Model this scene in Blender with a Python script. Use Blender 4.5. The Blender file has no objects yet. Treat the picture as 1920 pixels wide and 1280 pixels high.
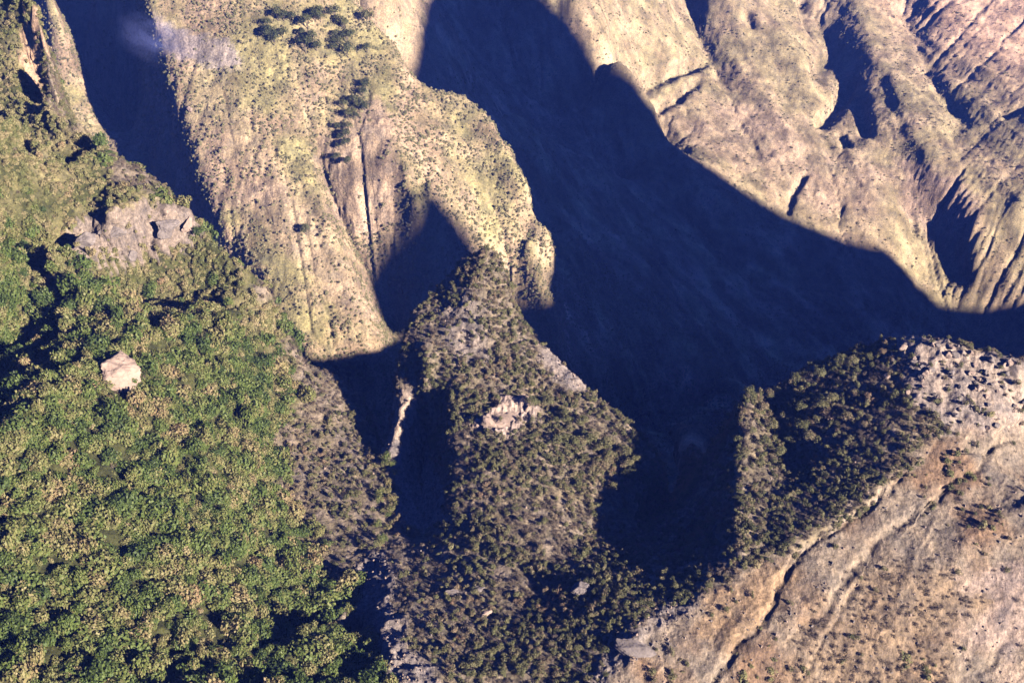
import bpy, math, random, time
import numpy as np
T0 = time.time()
R = math.radians
SC = bpy.context.scene
COL = SC.collection

# ------------------------------------------------------------------ camera, world, sun
PITCH = R(40.0); FOC = 2059.0                       # focal length in photograph pixels (1920 wide)
cam_d = bpy.data.cameras.new('camera'); cam = bpy.data.objects.new('camera', cam_d); COL.objects.link(cam)
cam_d.sensor_width = 36.0; cam_d.lens = 36.0 * FOC / 1920.0
cam_d.clip_start = 1.0; cam_d.clip_end = 20000.0
cam.location = (0, 0, 0); cam.rotation_euler = (math.pi / 2 - PITCH, 0, 0)
SC.camera = cam

SUN_AZ = R(52.0)      # sun stands this far right of straight behind the camera
SUN_EL = R(24.0)
S = np.array([math.sin(SUN_AZ) * math.cos(SUN_EL), -math.cos(SUN_AZ) * math.cos(SUN_EL), math.sin(SUN_EL)])
wd = bpy.data.worlds.new('World'); SC.world = wd; wd.use_nodes = True
nt = wd.node_tree; nt.nodes.clear()
sky = nt.nodes.new('ShaderNodeTexSky'); sky.sky_type = 'NISHITA'; sky.sun_disc = False
sky.sun_elevation = SUN_EL; sky.sun_rotation = math.pi - SUN_AZ
sky.altitude = 1500; sky.air_density = 1.0; sky.dust_density = 0.0; sky.ozone_density = 3.0
bg = nt.nodes.new('ShaderNodeBackground'); bg.inputs['Strength'].default_value = 0.05
wo = nt.nodes.new('ShaderNodeOutputWorld')
tn = nt.nodes.new('ShaderNodeMix'); tn.data_type = 'RGBA'; tn.blend_type = 'MULTIPLY'; tn.inputs[0].default_value = 1.0
tn.inputs[7].default_value = (0.125, 0.205, 0.62, 1)                  # a deep clear high-altitude blue
nt.links.new(sky.outputs[0], tn.inputs[6]); nt.links.new(tn.outputs[2], bg.inputs[0]); nt.links.new(bg.outputs[0], wo.inputs[0])
sl = bpy.data.lights.new('sun', 'SUN'); sl.energy = 5.0; sl.angle = R(0.6); sl.color = (1.0, 0.87, 0.72)
so = bpy.data.objects.new('sun', sl); COL.objects.link(so)
from mathutils import Vector
so.rotation_euler = Vector(S).to_track_quat('Z', 'Y').to_euler()
SC.view_settings.view_transform = 'Standard'; SC.view_settings.look = 'None'
SC.view_settings.gamma = 1.0; SC.view_settings.exposure = 2.0
SC.cycles.max_bounces = 4; SC.cycles.diffuse_bounces = 0; SC.cycles.volume_bounces = 0

def log(*a): print('[%.1fs]' % (time.time() - T0), *a)

# ------------------------------------------------------------------ pixel <-> world helpers
CP, SP = math.cos(PITCH), math.sin(PITCH)
def ray(px, py):
    x = (px - 960.0) / FOC; y = (640.0 - py) / FOC
    return np.array([x, CP + y * SP, -SP + y * CP])
def at(px, py, z):
    d = ray(px, py); return d * (z / d[2])
def pix(X, Y, Z):
    dep = Y * CP - Z * SP; up = Y * SP + Z * CP
    return 960.0 + FOC * X / dep, 640.0 - FOC * up / dep

# ------------------------------------------------------------------ noise
rng = np.random.RandomState(7)
_perm = rng.permutation(4096).astype(np.int32)
_grad = rng.normal(size=(4096, 3)); _grad /= np.linalg.norm(_grad, axis=1)[:, None]
_grad = _grad.astype(np.float32)
def _h(i, j, k):
    return _perm[(i + _perm[(j + _perm[k & 4095]) & 4095]) & 4095]
def noise3(P):
    out = np.empty(len(P), np.float32); P = P.astype(np.float32)
    for s in range(0, len(P), 32768): out[s:s + 32768] = _noise3(P[s:s + 32768])
    return out
def _noise3(P):
    F = np.floor(P).astype(np.int32); f = (P - F).astype(np.float32); w = f * f * f * (f * (f * 6 - 15) + 10)
    out = 0
    for dx in (0, 1):
        wx = w[:, 0] if dx else 1 - w[:, 0]
        for dy in (0, 1):
            wy = w[:, 1] if dy else 1 - w[:, 1]
            for dz in (0, 1):
                wz = w[:, 2] if dz else 1 - w[:, 2]
                g = _grad[_h(F[:, 0] + dx, F[:, 1] + dy, F[:, 2] + dz)]
                out = out + wx * wy * wz * (g[:, 0] * (f[:, 0] - dx) + g[:, 1] * (f[:, 1] - dy) + g[:, 2] * (f[:, 2] - dz))
    return out
def fbm(P, wl, octs, seed=0.0, gain=0.5, ridged=False):
    s = 0; a = 1.0; q = P / wl + seed
    for o in range(octs):
        n = noise3(q)
        s = s + a * ((0.35 - np.abs(n)) * 1.4 if ridged else n)
        q = q * 2.03 + 11.7; a *= gain
    return s

# ------------------------------------------------------------------ the relief: crest, edge and valley lines (pixel, pixel, elevation)
A_edge = [(-140,-260,-190),(20,-90,-212),(60,0,-232),(85,110,-250),(90,180,-262),(150,215,-268),(205,290,-280),(270,320,-285),(330,370,-290),(385,440,-300),(440,485,-311),(490,530,-322),(530,600,-338),(568,682,-352)]
F_edge = [(568,682,-352),(620,700,-354),(680,750,-357),(700,800,-358),(722,862,-359)]
D_left = [(920,460,-300),(870,480,-306),(830,530,-316),(765,600,-320),(752,680,-327),(742,750,-337),(735,810,-356)]
D_right = [(920,460,-300),(945,500,-305),(960,570,-314),(1000,630,-320),(1060,690,-324),(1110,740,-326),(1170,790,-328),(1210,830,-330),(1240,870,-334)]
H_crest = [(1385,752,-312),(1403,736,-307),(1425,740,-311),(1460,728,-311),(1520,690,-305),(1650,640,-295),(1730,630,-287),(1850,650,-286),(1920,675,-287),(1950,690,-292)]
S_one = [(1045,-60,-610),(1070,0,-640),(1130,50,-668),(1180,110,-698),(1210,170,-738),(1250,265,-795),(1310,330,-822),(1400,420,-866)]
B_left = [(230,-200,-330),(250,-120,-370),(280,0,-415),(325,170,-470),(367,300,-505),(412,400,-530),(486,510,-560),(588,690,-600)]
B_right = [(580,310,-500),(620,430,-530),(660,520,-560),(700,620,-590),(714,662,-600)]
LINES = [
 A_edge, F_edge, D_left, D_right, H_crest,
 # A interior
 [(-300,1280,-255),(0,1280,-270),(300,1280,-287),(480,1280,-299)],
 [(-300,1500,-240),(0,1500,-262),(400,1500,-285),(900,1500,-309),(1300,1500,-318),(1800,1500,-335)],
 [(-300,980,-258),(0,960,-270),(200,900,-283),(400,900,-304),(520,900,-336)],
 [(520,600,-336),(440,575,-314),(340,612,-298),(220,665,-284),(100,745,-272),(0,830,-264),(-150,920,-255)],
 [(440,532,-322),(330,558,-326),(180,598,-324),(60,650,-312),(-80,720,-298),(-250,800,-288)],
 [(385,485,-312),(300,505,-312),(210,515,-311),(120,500,-303),(-100,520,-280)],
 [(365,398,-294),(290,376,-284),(220,386,-278),(130,425,-271),(0,450,-258),(-250,440,-225)],
 [(310,348,-306),(200,355,-308),(100,375,-300),(0,395,-280)],
 [(205,285,-281),(100,320,-266),(0,340,-252)],
 [(-100,200,-215),(30,200,-248),(100,300,-266)],
 # A / F valley, F slope
 [(530,620,-342),(525,760,-345),(530,900,-345),(590,1060,-339),(650,1140,-331),(700,1165,-332)],
 [(600,850,-350),(630,1000,-342),(680,1100,-333)],
 [(655,1142,-328),(600,1175,-316),(540,1225,-304),(480,1280,-297)],
 [(690,1180,-338),(640,1215,-341),(560,1290,-332)],
 [(745,1205,-316),(722,1262,-309),(660,1340,-303)],
 # gully with fin
 [(800,840,-362),(790,900,-360),(800,960,-350),(745,1060,-331),(722,1150,-325),(760,1280,-309)],
 [(772,735,-334),(750,780,-339),(736,850,-346)],
 [(720,900,-350),(722,960,-347),(730,1000,-345)],
 # D spine and foreground
 [(920,460,-300),(885,540,-308),(862,640,-318),(850,760,-326),(860,880,-332),(850,1000,-333),(830,1100,-328),(820,1280,-311)],
 [(800,640,-317),(800,700,-321)],
 [(1000,800,-326),(1020,950,-329),(1000,1100,-326),(1000,1280,-313)],
 [(1240,870,-334),(1215,920,-337),(1130,995,-336)],
 [(1100,1012,-334),(1200,1027,-334),(1290,1008,-332),(1325,992,-324)],
 [(1380,765,-318),(1350,870,-318),(1335,980,-316),(1345,1050,-313)],
 [(1200,980,-350),(1270,950,-372),(1300,880,-410),(1300,800,-470)],
 [(1402,738,-307),(1396,850,-308),(1385,950,-307),(1390,1040,-306)],
 [(1435,760,-315),(1468,830,-317),(1492,890,-314)],
  
 [(1100,1100,-320),(1200,1180,-309),(1180,1240,-310)],
 # slab
 [(1150,1262,-312),(1330,1105,-311),(1470,1037,-307),(1560,990,-305),(1700,870,-300),(1760,810,-298),(1920,700,-291),(1960,700,-295)],
 [(1300,1280,-315),(1500,1280,-324),(1920,1280,-334),(2300,1280,-330)],
 [(2200,900,-292),(1920,950,-304),(1700,1080,-312)],
 # gorge one
 [(75,-60,-425),(95,0,-442),(116,65,-480)],
 [(185,-60,-500),(172,20,-540),(145,110,-600),(115,180,-640),(60,200,-640)],
 [(145,110,-600),(190,230,-630),(290,335,-624)],
 # ridge B
 B_left,
 B_right,
 [(588,690,-600),(630,702,-606),(714,662,-600)],
 [(430,-20,-405),(550,-20,-405),(640,-20,-412)],
 [(480,200,-470),(520,350,-510),(560,480,-546),(620,610,-585)],
 [(440,-260,-300),(700,-260,-330)],
 # gorge two
 [(600,300,-508),(650,445,-562),(690,500,-585),(705,560,-608),(728,640,-650),(745,700,-692)],
 # ridge C
 [(620,300,-504),(690,300,-501),(755,300,-497)],
 [(665,400,-543),(740,400,-540),(800,393,-534)],
 [(650,140,-458),(690,180,-470),(740,270,-490),(775,345,-505),(830,390,-530),(890,440,-560),(930,500,-590),(960,600,-640)],
 [(640,-20,-412),(700,50,-435),(740,80,-450),(770,150,-470),(850,182,-485),(900,220,-498),(940,270,-510),(1000,360,-530),(1022,375,-536),(988,440,-565),(1025,550,-605),(1050,640,-680)],
 # shadowed canyon
 [(870,200,-560),(960,232,-680),(1060,285,-770),(1180,350,-830),(1300,440,-880),(1420,560,-920)],
 [(690,-30,-540),(722,50,-545)],
 [(790,0,-620),(900,0,-640),(1010,0,-645)],
 [(820,90,-660),(920,150,-715),(1010,190,-760),(1100,215,-785)],
 [(1120,264,-850),(1190,290,-868),(1260,340,-880)],
 [(980,450,-720),(1100,540,-790),(1260,650,-850),(1400,740,-900)],
 [(1050,640,-760),(1180,800,-900),(1380,755,-940),(1550,690,-955),(1750,655,-1020),(1960,700,-1045)],
 # far wall spurs
 S_one,
 [(1280,0,-770),(1330,120,-815),(1390,240,-845),(1450,330,-858),(1480,420,-886)],
 [(1340,-40,-720),(1390,10,-750),(1480,90,-790),(1520,190,-830),(1560,260,-860),(1640,350,-870),(1680,430,-900),(1720,530,-967),(1800,570,-985),(1880,620,-1010),(1960,650,-1022)],
 [(1500,0,-785),(1545,70,-822),(1575,170,-856),(1620,280,-858),(1700,370,-890),(1790,530,-975)],
 [(1570,-40,-770),(1600,20,-788),(1680,190,-822),(1750,310,-850),(1830,420,-885),(1930,540,-950)],
 [(1690,40,-806),(1790,220,-836),(1920,380,-856)],
 [(1740,-20,-770),(1820,110,-805),(1930,260,-830),(2050,400,-840)],
 [(1920,100,-800),(2100,300,-790)],
 [(1500,540,-925),(1600,600,-950)],
]
XYZL = [   # lines straight in metres
 [(-2400,3300,-350),(-500,3300,-500),(600,3300,-560),(2800,3300,-480)],
 [(80,1650,-570),(95,1900,-500),(140,2150,-500),(260,2500,-540),(700,2700,-640),(1400,2500,-600)],
 [(-140,1700,-600),(-40,1750,-620)],
 [(235,345,-365),(260,400,-380),(330,420,-390),(420,400,-390),(600,380,-380)],
 [(480,500,-620),(680,700,-860),(880,930,-1010),(1150,1180,-1000)],
 [(-800,850,-500),(-560,800,-520),(-420,760,-520),(-335,690,-440)],
 [(-288,680,-470),(-300,760,-560),(-335,870,-630)],
 [(-225,640,-720),(-120,625,-745),(-50,665,-780),(15,745,-815),(110,880,-890)],
 [(-700,1400,-330),(-420,1250,-300),(-250,1200,-310),(-120,1250,-380)],
 [(-120,95,-290),(0,95,-290),(110,95,-330)],
]
def densify(L):
    L = [at(*p) for p in L] if True else L
    out = []
    for a, b in zip(L[:-1], L[1:]):
        n = max(2, int(np.linalg.norm(b - a) / (0.004 * a[1])))
        for t in np.linspace(0, 1, n, endpoint=False): out.append(a + (b - a) * t)
    out.append(L[-1]); return np.array(out)
PTS = [densify(l) for l in LINES]
for l in XYZL:
    l = np.array(l, float)
    for a, b in zip(l[:-1], l[1:]): PTS.append(a + (b - a) * np.linspace(0, 1, 300)[:, None])
def skirt(L, steps, lat=0.0):
    P = densify(L)
    for dy, dz in steps:
        Q = P.copy(); k = (Q[:, 1] + dy) / Q[:, 1]
        Q[:, 0] = Q[:, 0] * k + lat * dy; Q[:, 1] += dy; Q[:, 2] -= dz; PTS.append(Q)
def wall(L, steps):     # the steep flank on the left-hand side of a crest walked towards the camera's right
    P = densify(L); T = np.gradient(P[:, :2], axis=0); T /= np.linalg.norm(T, axis=1)[:, None]
    N = np.stack([T[:, 1], -T[:, 0]], 1)
    for off, dz in steps:
        Q = P.copy(); Q[:, :2] += N * off; Q[:, 2] -= dz; PTS.append(Q)
M_crest = [(870,200,-560),(960,232,-680),(1060,285,-770),(1180,350,-830)]
NEARSK = [(14, 34), (42, 105), (85, 200), (150, 330)]
skirt(A_edge[4:], NEARSK); wall(A_edge[:5], [(-2.6, 55), (-5.5, 165)]); skirt(F_edge, NEARSK); skirt(M_crest, [(18, 40)]); skirt(D_right, NEARSK)
skirt(D_left[:4], NEARSK); skirt(H_crest, NEARSK)
skirt([(1270,860,-415),(1300,800,-470),(1340,780,-440)], [(30, 90), (80, 190)])
skirt([(640,-20,-412),(700,50,-435),(740,80,-450),(770,150,-470)], [(40, 70), (110, 190)])
skirt([(940,270,-510),(1000,360,-530),(1022,375,-536)], [(25, 45), (70, 140)])
skirt([(988,440,-565),(1025,550,-605)], [(20, 35), (60, 120)])
wall(B_left[2:], [(10, 52), (34, 100), (60, 128)])
PTS = np.concatenate(PTS)

U0, U1, V0, V1 = -1.18, 1.12, math.log(66.0), math.log(3300.0)
def solve_chart(levels=(45, 90, 180, 360, 720)):
    H = None
    for n in levels:
        iu = np.clip(np.rint((PTS[:, 0] / PTS[:, 1] - U0) / (U1 - U0) * (n - 1)), 0, n - 1).astype(int)
        iv = np.clip(np.rint((np.log(PTS[:, 1]) - V0) / (V1 - V0) * (n - 1)), 0, n - 1).astype(int)
        ins = (PTS[:, 0] / PTS[:, 1] > U0) & (PTS[:, 0] / PTS[:, 1] < U1)
        s = np.zeros((n, n)); c = np.zeros((n, n))
        np.add.at(s, (iv[ins], iu[ins]), PTS[ins, 2]); np.add.at(c, (iv[ins], iu[ins]), 1)
        m = c > 0; val = np.where(m, s / np.maximum(c, 1), 0)
        if H is None: H = np.full((n, n), PTS[:, 2].mean())
        else:
            k = H.shape[0]; x = np.linspace(0, k - 1, n); i = np.minimum(x.astype(int), k - 2); f = x - i
            H = H[i] * (1 - f)[:, None] + H[i + 1] * f[:, None]
            H = H[:, i] * (1 - f) + H[:, i + 1] * f
        H[m] = val[m]
        for it in range({45: 1500, 90: 2500, 180: 2500, 360: 900, 720: 350}[n]):
            Pd = np.pad(H, 1, mode='edge')
            A = 0.25 * (Pd[:-2, 1:-1] + Pd[2:, 1:-1] + Pd[1:-1, :-2] + Pd[1:-1, 2:])
            H = np.where(m, val, A)
    return H
HB = solve_chart()
def blur(M, r=1):
    for _ in range(r):
        Pd = np.pad(M, 1, mode='edge'); M = (Pd[:-2, 1:-1] + 2 * Pd[1:-1, 1:-1] + Pd[2:, 1:-1]) / 4
        Pd = np.pad(M, 1, mode='edge'); M = (Pd[1:-1, :-2] + 2 * Pd[1:-1, 1:-1] + Pd[1:-1, 2:]) / 4
    return M
HB = blur(HB, 1)
NB = HB.shape[0]
def erode(H, rounds=9):
    'running water: every cell drains to its lowest neighbour and is cut down by the water gathered above it'
    n = H.shape[0]; u = np.linspace(U0, U1, n); Yc = np.exp(np.linspace(V0, V1, n))[:, None] * np.ones((1, n)); Xc = u * Yc
    base = np.stack([Xc, Yc, H], -1).reshape(-1, 3)
    far = (np.clip((-H - 415) / 40, 0, 1) * np.clip((Yc - 560) / 120, 0, 1))
    H = H + far * ((6.5 * fbm(base * np.array([1, 1, .3]), 130, 3, 101.0) + 3.4 * fbm(base * np.array([1, 1, .3]), 38, 3, 105.0)).reshape(n, n))
    dx = Yc * (U1 - U0) / (n - 1); dy = Yc * (V1 - V0) / (n - 1); area = (dx * dy).ravel().tolist()
    offs = [(-1, -1), (-1, 0), (-1, 1), (0, -1), (0, 1), (1, -1), (1, 0), (1, 1)]; ids = np.arange(n * n).reshape(n, n)
    H0 = H.copy()
    for r_ in range(rounds):
        Pd = np.pad(H, 1, constant_values=1e6); best = np.zeros((n, n)); rec = ids.copy(); low = H.copy()
        for a, b in offs:
            nb = Pd[1 + a:1 + a + n, 1 + b:1 + b + n]; s = (H - nb) / np.hypot(a * dy, b * dx); m = s > best
            best[m] = s[m]; rec[m] = (ids + a * n + b)[m]; low[m] = nb[m]
        order = np.argsort(-H.ravel()).tolist(); rl = rec.ravel().tolist(); A = list(area)
        for k in order:
            q = rl[k]
            if q != k: A[q] += A[k]
        A = np.array(A).reshape(n, n)
        dz = (0.012 + 0.002 * np.clip((Yc - 950) / 350, 0, 1)) * np.sqrt(np.minimum(A, 3.0e4)) * best * far
        H = np.maximum(H - dz, np.minimum(low + 0.02, H))
        H = H + far * 0.16 * (blur(H, 1) - H)
    return H
HB = erode(HB); log('eroded')
log('relief solved', HB.min(), HB.max())
def sample(M, X, Y):
    x = np.clip((X / Y - U0) / (U1 - U0) * (NB - 1), 0, NB - 1.001); y = np.clip((np.log(Y) - V0) / (V1 - V0) * (NB - 1), 0, NB - 1.001)
    i = x.astype(int); j = y.astype(int); f = x - i; g = y - j
    return (M[j, i] * (1 - f) + M[j, i + 1] * f) * (1 - g) + (M[j + 1, i] * (1 - f) + M[j + 1, i + 1] * f) * g
def hit(px, py):
    d = ray(px, py); Y = np.exp(np.linspace(math.log(110), math.log(3000), 3000)); t = Y / d[1]
    below = t * d[2] < sample(HB, t * d[0], Y)
    k = int(np.argmax(below)); return d * t[k]

# ------------------------------------------------------------------ the massif beyond the frame, whose shadow fills the canyon
hS = np.array([math.sin(SUN_AZ), -math.cos(SUN_AZ)]); qS = np.array([math.cos(SUN_AZ), math.sin(SUN_AZ)]); TE = math.tan(SUN_EL)
PROFILE = [(-600,-700),(300,-640),(500,-560),(522,-480),(532,-345),(550,-318),(575,-288),(592,-262),(604,-262),(614,-300),(622,-345),(630,-405),(662,-410),(676,-385),(700,-335),
           (780,-225),(840,-160),(900,-135),(1232,-140),(1241,-300),(1246,-440),(1256,-530),(1275,-620),
           (1300,-678),(1318,-712),(1338,-735),(1350,-738),(1362,-850),(1400,-880),(1500,-890),(1750,-860),(2300,-900),(3000,-900)]
def massif():
    L0 = 1500.0; n = 700; w = np.linspace(-600, 3000, n)
    pw, pr = zip(*PROFILE); top = np.interp(w, pw, pr) + TE * L0
    offs = np.array([-900, -600, -400, -240, -120, -50, -18, 0, 18, 60, 150, 300, 520, 900.])
    drop = np.array([1300, 800, 520, 330, 190, 90, 34, 0, 20, 60, 140, 260, 420, 700.])
    P = np.zeros((len(offs), n, 3))
    for k, (o_, d_) in enumerate(zip(offs, drop)):
        P[k, :, :2] = hS[None] * (L0 + o_) + qS[None] * w[:, None]; P[k, :, 2] = top - d_
    V = P.reshape(-1, 3); amp = np.repeat(np.minimum(drop, 300) * 0.16, n)
    V[:, 2] += amp * fbm(V, 160, 4, 3.3)
    return V, len(offs), n

# ------------------------------------------------------------------ the mesh sheet
def grid_mesh(name, V, rows, cols, smooth=True):
    me = bpy.data.meshes.new(name); idx = np.arange(rows * cols).reshape(rows, cols)
    q = np.stack([idx[:-1, :-1], idx[:-1, 1:], idx[1:, 1:], idx[1:, :-1]], -1).reshape(-1, 4)
    me.vertices.add(len(V)); me.vertices.foreach_set('co', np.ascontiguousarray(V, np.float32).ravel())
    me.loops.add(q.size); me.loops.foreach_set('vertex_index', q.ravel().astype(np.int32))
    me.polygons.add(len(q)); me.polygons.foreach_set('loop_start', (np.arange(len(q)) * 4).astype(np.int32))
    me.update(calc_edges=True)
    if smooth: me.shade_smooth()
    return me
NU, NV = 1960, 1760
uu = np.linspace(U0, U1, NU); vv = np.linspace(V0, V1, NV)
YY = np.exp(vv)[:, None] * np.ones((1, NU)); XX = uu[None, :] * YY
B0 = np.stack([XX, YY, sample(HB, XX, YY)], -1)
def normals(B):
    n = np.cross(np.gradient(B, axis=1), np.gradient(B, axis=0)); n /= np.linalg.norm(n, axis=2)[..., None]
    return n
HS = blur(HB, 6)
N0 = normals(np.stack([XX, YY, sample(HS, XX, YY)], -1))

# zones of the ground, as outlines on the relief (near massif / far slopes)
PXG, PYG = pix(B0[..., 0], B0[..., 1], B0[..., 2])
NEAR = np.clip((440 - (-B0[..., 2])) / 25.0, 0, 1) * (YY < 620)
WARP = None
def zone(poly, soft=10.0, near=True, wob=14.0):
    """1 inside an outline, fading over soft photograph pixels, its edge made uneven"""
    k = 3; x = PXG[::k, ::k] + wob * WX; y = PYG[::k, ::k] + wob * WY
    P = np.array(poly, float); inside = np.zeros(x.shape, bool); dist = np.full(x.shape, 1e9)
    for a, b in zip(P, np.roll(P, -1, 0)):
        c = ((a[1] > y) != (b[1] > y)) & (x < (b[0] - a[0]) * (y - a[1]) / (b[1] - a[1] + 1e-9) + a[0])
        inside ^= c
        t = np.clip(((x - a[0]) * (b[0] - a[0]) + (y - a[1]) * (b[1] - a[1])) / (np.sum((b - a) ** 2)), 0, 1)
        dist = np.minimum(dist, np.hypot(x - a[0] - t * (b[0] - a[0]), y - a[1] - t * (b[1] - a[1])))
    m = np.clip(0.5 + np.where(inside, 1, -1) * dist / soft, 0, 1)
    m = np.repeat(np.repeat(m, k, 0), k, 1)[:NV, :NU]
    return m * (NEAR if near else 1 - NEAR)
Bk = B0[::3, ::3].reshape(-1, 3); sc_ = (Bk[:, 1:2] * 0.06 + 3)
WX = fbm(Bk / sc_, 1.0, 4, 5.1).reshape(B0[::3, ::3].shape[:2]) * 2.2; WY = fbm(Bk / sc_, 1.0, 4, 9.7).reshape(WX.shape) * 2.2
Z = {}
Z['thicket'] = zone([(-900,-500),(100,-500),(60,0),(90,180),(205,290),(385,440),(490,530),(535,640),(535,900),(560,1000),(660,1110),(600,1180),(560,1300),(520,2200),(-2500,2200)], 26, wob=34.0)
Z['thicket2'] = zone([(590,1215),(700,1190),(790,1290),(800,2200),(480,2200),(500,1300)])
Z['outcrop'] = zone([(120,440),(190,400),(290,385),(345,395),(385,440),(350,480),(250,490),(180,505),(125,490)], 8)
Z['cliff_top'] = zone([(45,50),(85,60),(92,185),(75,175),(40,110)], 8)
Z['slab'] = zone([(1150,1262),(1240,1185),(1330,1110),(1470,1045),(1560,995),(1700,880),(1765,820),(1930,760),(3500,700),(3500,2500),(1100,2500),(1120,1290)], 14)
Z['ochre'] = zone([(1310,1120),(1400,1085),(1500,1065),(1460,1120),(1420,1190),(1360,1230),(1290,1210)], 20)
Z['rubble'] = zone([(1655,650),(1720,632),(1860,655),(1940,680),(1950,790),(1770,815),(1700,760),(1680,700)], 26)
Z['brush'] = zone([(1560,1140),(1680,1085),(1790,1130),(1790,1400),(1480,1400),(1500,1250)], 80, wob=60) 
Z['smooth'] = zone([(1790,1110),(1900,1060),(2000,1060),(2000,1240),(1850,1250),(1790,1180)], 50, wob=50)
Z['greyrock'] = zone([(1200,1190),(1250,1130),(1320,1120),(1300,1190),(1200,1260),(1130,1300),(1090,1290),(1150,1210)], 20) * 0.9
Z['gully'] = np.clip(zone([(690,1040),(730,1030),(745,1150),(820,1300),(800,1900),(740,1500),(740,1280),(690,1180),(650,1150)], 14) + zone([(840,500),(900,560),(905,690),(850,690),(820,600)], 24) * 0.7
             + zone([(1010,620),(1060,680),(1090,725),(1060,735),(1010,690)], 12) + zone([(745,760),(800,800),(830,900),(830,1000),(740,980),(735,860)], 12), 0, 1)
Z['fin'] = zone([(765,728),(785,745),(765,790),(748,830),(735,870),(718,862),(735,800),(745,755)], 8)
Z['canyon'] = zone([(780,60),(860,-60),(1060,-60),(1230,260),(1400,430),(1650,520),(1850,660),(1200,900),(1020,600),(1010,380),(860,200)], 60, False)
Z['dface'] = zone([(890,790),(930,750),(985,745),(1010,760),(1000,805),(950,815),(900,810)], 8)
Z['pinkB'] = np.clip(zone([(420,380),(520,330),(600,400),(640,470),(700,560),(700,620),(650,610),(560,500),(470,440)], 30, False) * 0.75
             + zone([(330,180),(420,150),(500,260),(560,360),(440,400),(380,330)], 40, False) * 0.45
             + zone([(585,305),(640,250),(700,190),(745,270),(770,360),(740,420),(660,450),(620,410)], 14, False), 0, 1)
Z['scree'] = zone([(295,30),(330,60),(410,80),(445,140),(400,155),(330,130),(300,90)], 14, False)
Z['farpale'] = zone([(1560,-60),(1700,60),(1760,120),(1900,150),(2100,240),(2100,-60)], 80, False)
Z['rockE'] = np.clip(zone([(1250,270),(1400,300),(1470,380),(1560,440),(1650,420),(1660,330),(1600,290),(1560,330),(1450,230),(1330,200)], 60, False) * 0.6
             + zone([(1680,300),(1800,330),(1830,430),(1760,470),(1690,400)], 20, False), 0, 1)
log('zones')

# ------------------------------------------------------------------ rough ground: displaced along its normal
P = B0.reshape(-1, 3)
near = NEAR.ravel(); far = 1 - near
Pf = P * np.array([1, 1, 0.45])                         # flutes run down steep faces
bare = np.clip(Z['slab'] + Z['fin'] + Z['outcrop'] + Z['gully'] + Z['dface'] + Z['rubble'] + Z['greyrock'] + Z['cliff_top'], 0, 1).ravel()
D = np.zeros(len(P))
deep = np.clip((P[:, 1] - 1000) / 500, 0, 1)
wp = np.stack([fbm(P, 150, 2, 50.0), fbm(P, 150, 2, 60.0), np.zeros(len(P))], 1) * 45
D += far * (1 + 0.8 * deep) * (1.2 * fbm(Pf + wp, 120, 3, 1.7, 0.55, True))
D += far * (1 + 0.2 * deep) * 1.7 * fbm(Pf + wp * 0.4, 42, 4, 4.1, 0.55, True)
D += (0.5 + far) * 1.2 * fbm(Pf, 11, 4, 8.2, 0.65, True)
D += near * 2.2 * fbm(P, 38, 3, 2.2)
D += near * (0.9 + 1.2 * bare - 1.5 * Z['slab'].ravel()) * fbm(P, 9, 3, 6.6, 0.55, True)
rot = np.stack([P[:, 0] * 0.8 - P[:, 1] * 0.6, (P[:, 0] * 0.6 + P[:, 1] * 0.8) * 0.22, P[:, 2] * 0.8], 1)   # the slab's layers
D += Z['slab'].ravel() * (1.5 * 0.55 * fbm(rot, 9.0, 3, 3.9, 0.45, True) + 1.6 * fbm(P, 22, 2, 88.0))
rib = np.stack([P[:, 0] * 0.95 + P[:, 1] * 0.32, (P[:, 0] * 0.32 - P[:, 1] * 0.95) * 0.2, P[:, 2] * 0.2], 1)     # ribs running down beside the great spurs
D += far * deep * (P[:, 0] > 60) * (1 - Z['canyon'].ravel()) * 9.0 * fbm(rib + wp * 0.35, 62, 3, 171.0, 0.5, True)
cy = Z['canyon'].ravel(); Pc = np.stack([P[:, 0] * 0.7 + P[:, 1] * 0.7, (P[:, 1] * 0.7 - P[:, 0] * 0.7) * 0.4, P[:, 2] * 0.4], 1)
D += cy * (13.0 * fbm(Pc + wp * 0.5, 85, 4, 131.0, 0.55, True) + 5.0 * fbm(Pf, 28, 3, 137.0, 0.6, True))
def cleft(poly, depth, width, step=0.0):
    'a crack in the bedrock with one side standing higher; also trenches dug for shade'
    Q = np.array([at_relief(*p)[:2] for p in poly]); best = np.full(len(P), 1e9); side = np.zeros(len(P))
    sel = np.where((np.abs(P[:, 0] - Q[:, 0].mean()) < np.ptp(Q[:, 0]) / 2 + 25) & (np.abs(P[:, 1] - Q[:, 1].mean()) < np.ptp(Q[:, 1]) / 2 + 25))[0]
    X = P[sel, :2] + np.stack([fbm(P[sel], 9, 3, 15.0), fbm(P[sel], 9, 3, 19.0)], 1) * 2.5; b_ = np.full(len(sel), 1e9); s_ = np.zeros(len(sel))
    for a, b in zip(Q[:-1], Q[1:]):
        t = np.clip(((X - a) @ (b - a)) / np.sum((b - a) ** 2), 0, 1); d = np.hypot(*(X - a - t[:, None] * (b - a)).T)
        cr = (b[0] - a[0]) * (X[:, 1] - a[1]) - (b[1] - a[1]) * (X[:, 0] - a[0]); m = d < b_; b_[m] = d[m]; s_[m] = np.sign(cr[m])
    D[sel] -= depth * np.exp(-(b_ / width) ** 2) - step * s_ * np.exp(-b_ / (width * 6)) * (1 - np.exp(-(b_ / width) ** 2))
def at_relief(px, py): return hit(px, py)
cleft([(1690,900),(1660,930),(1600,975),(1545,998),(1500,1035),(1462,1100),(1440,1150),(1380,1210),(1330,1290)], 2.4, 1.3, -1.5)
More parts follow.
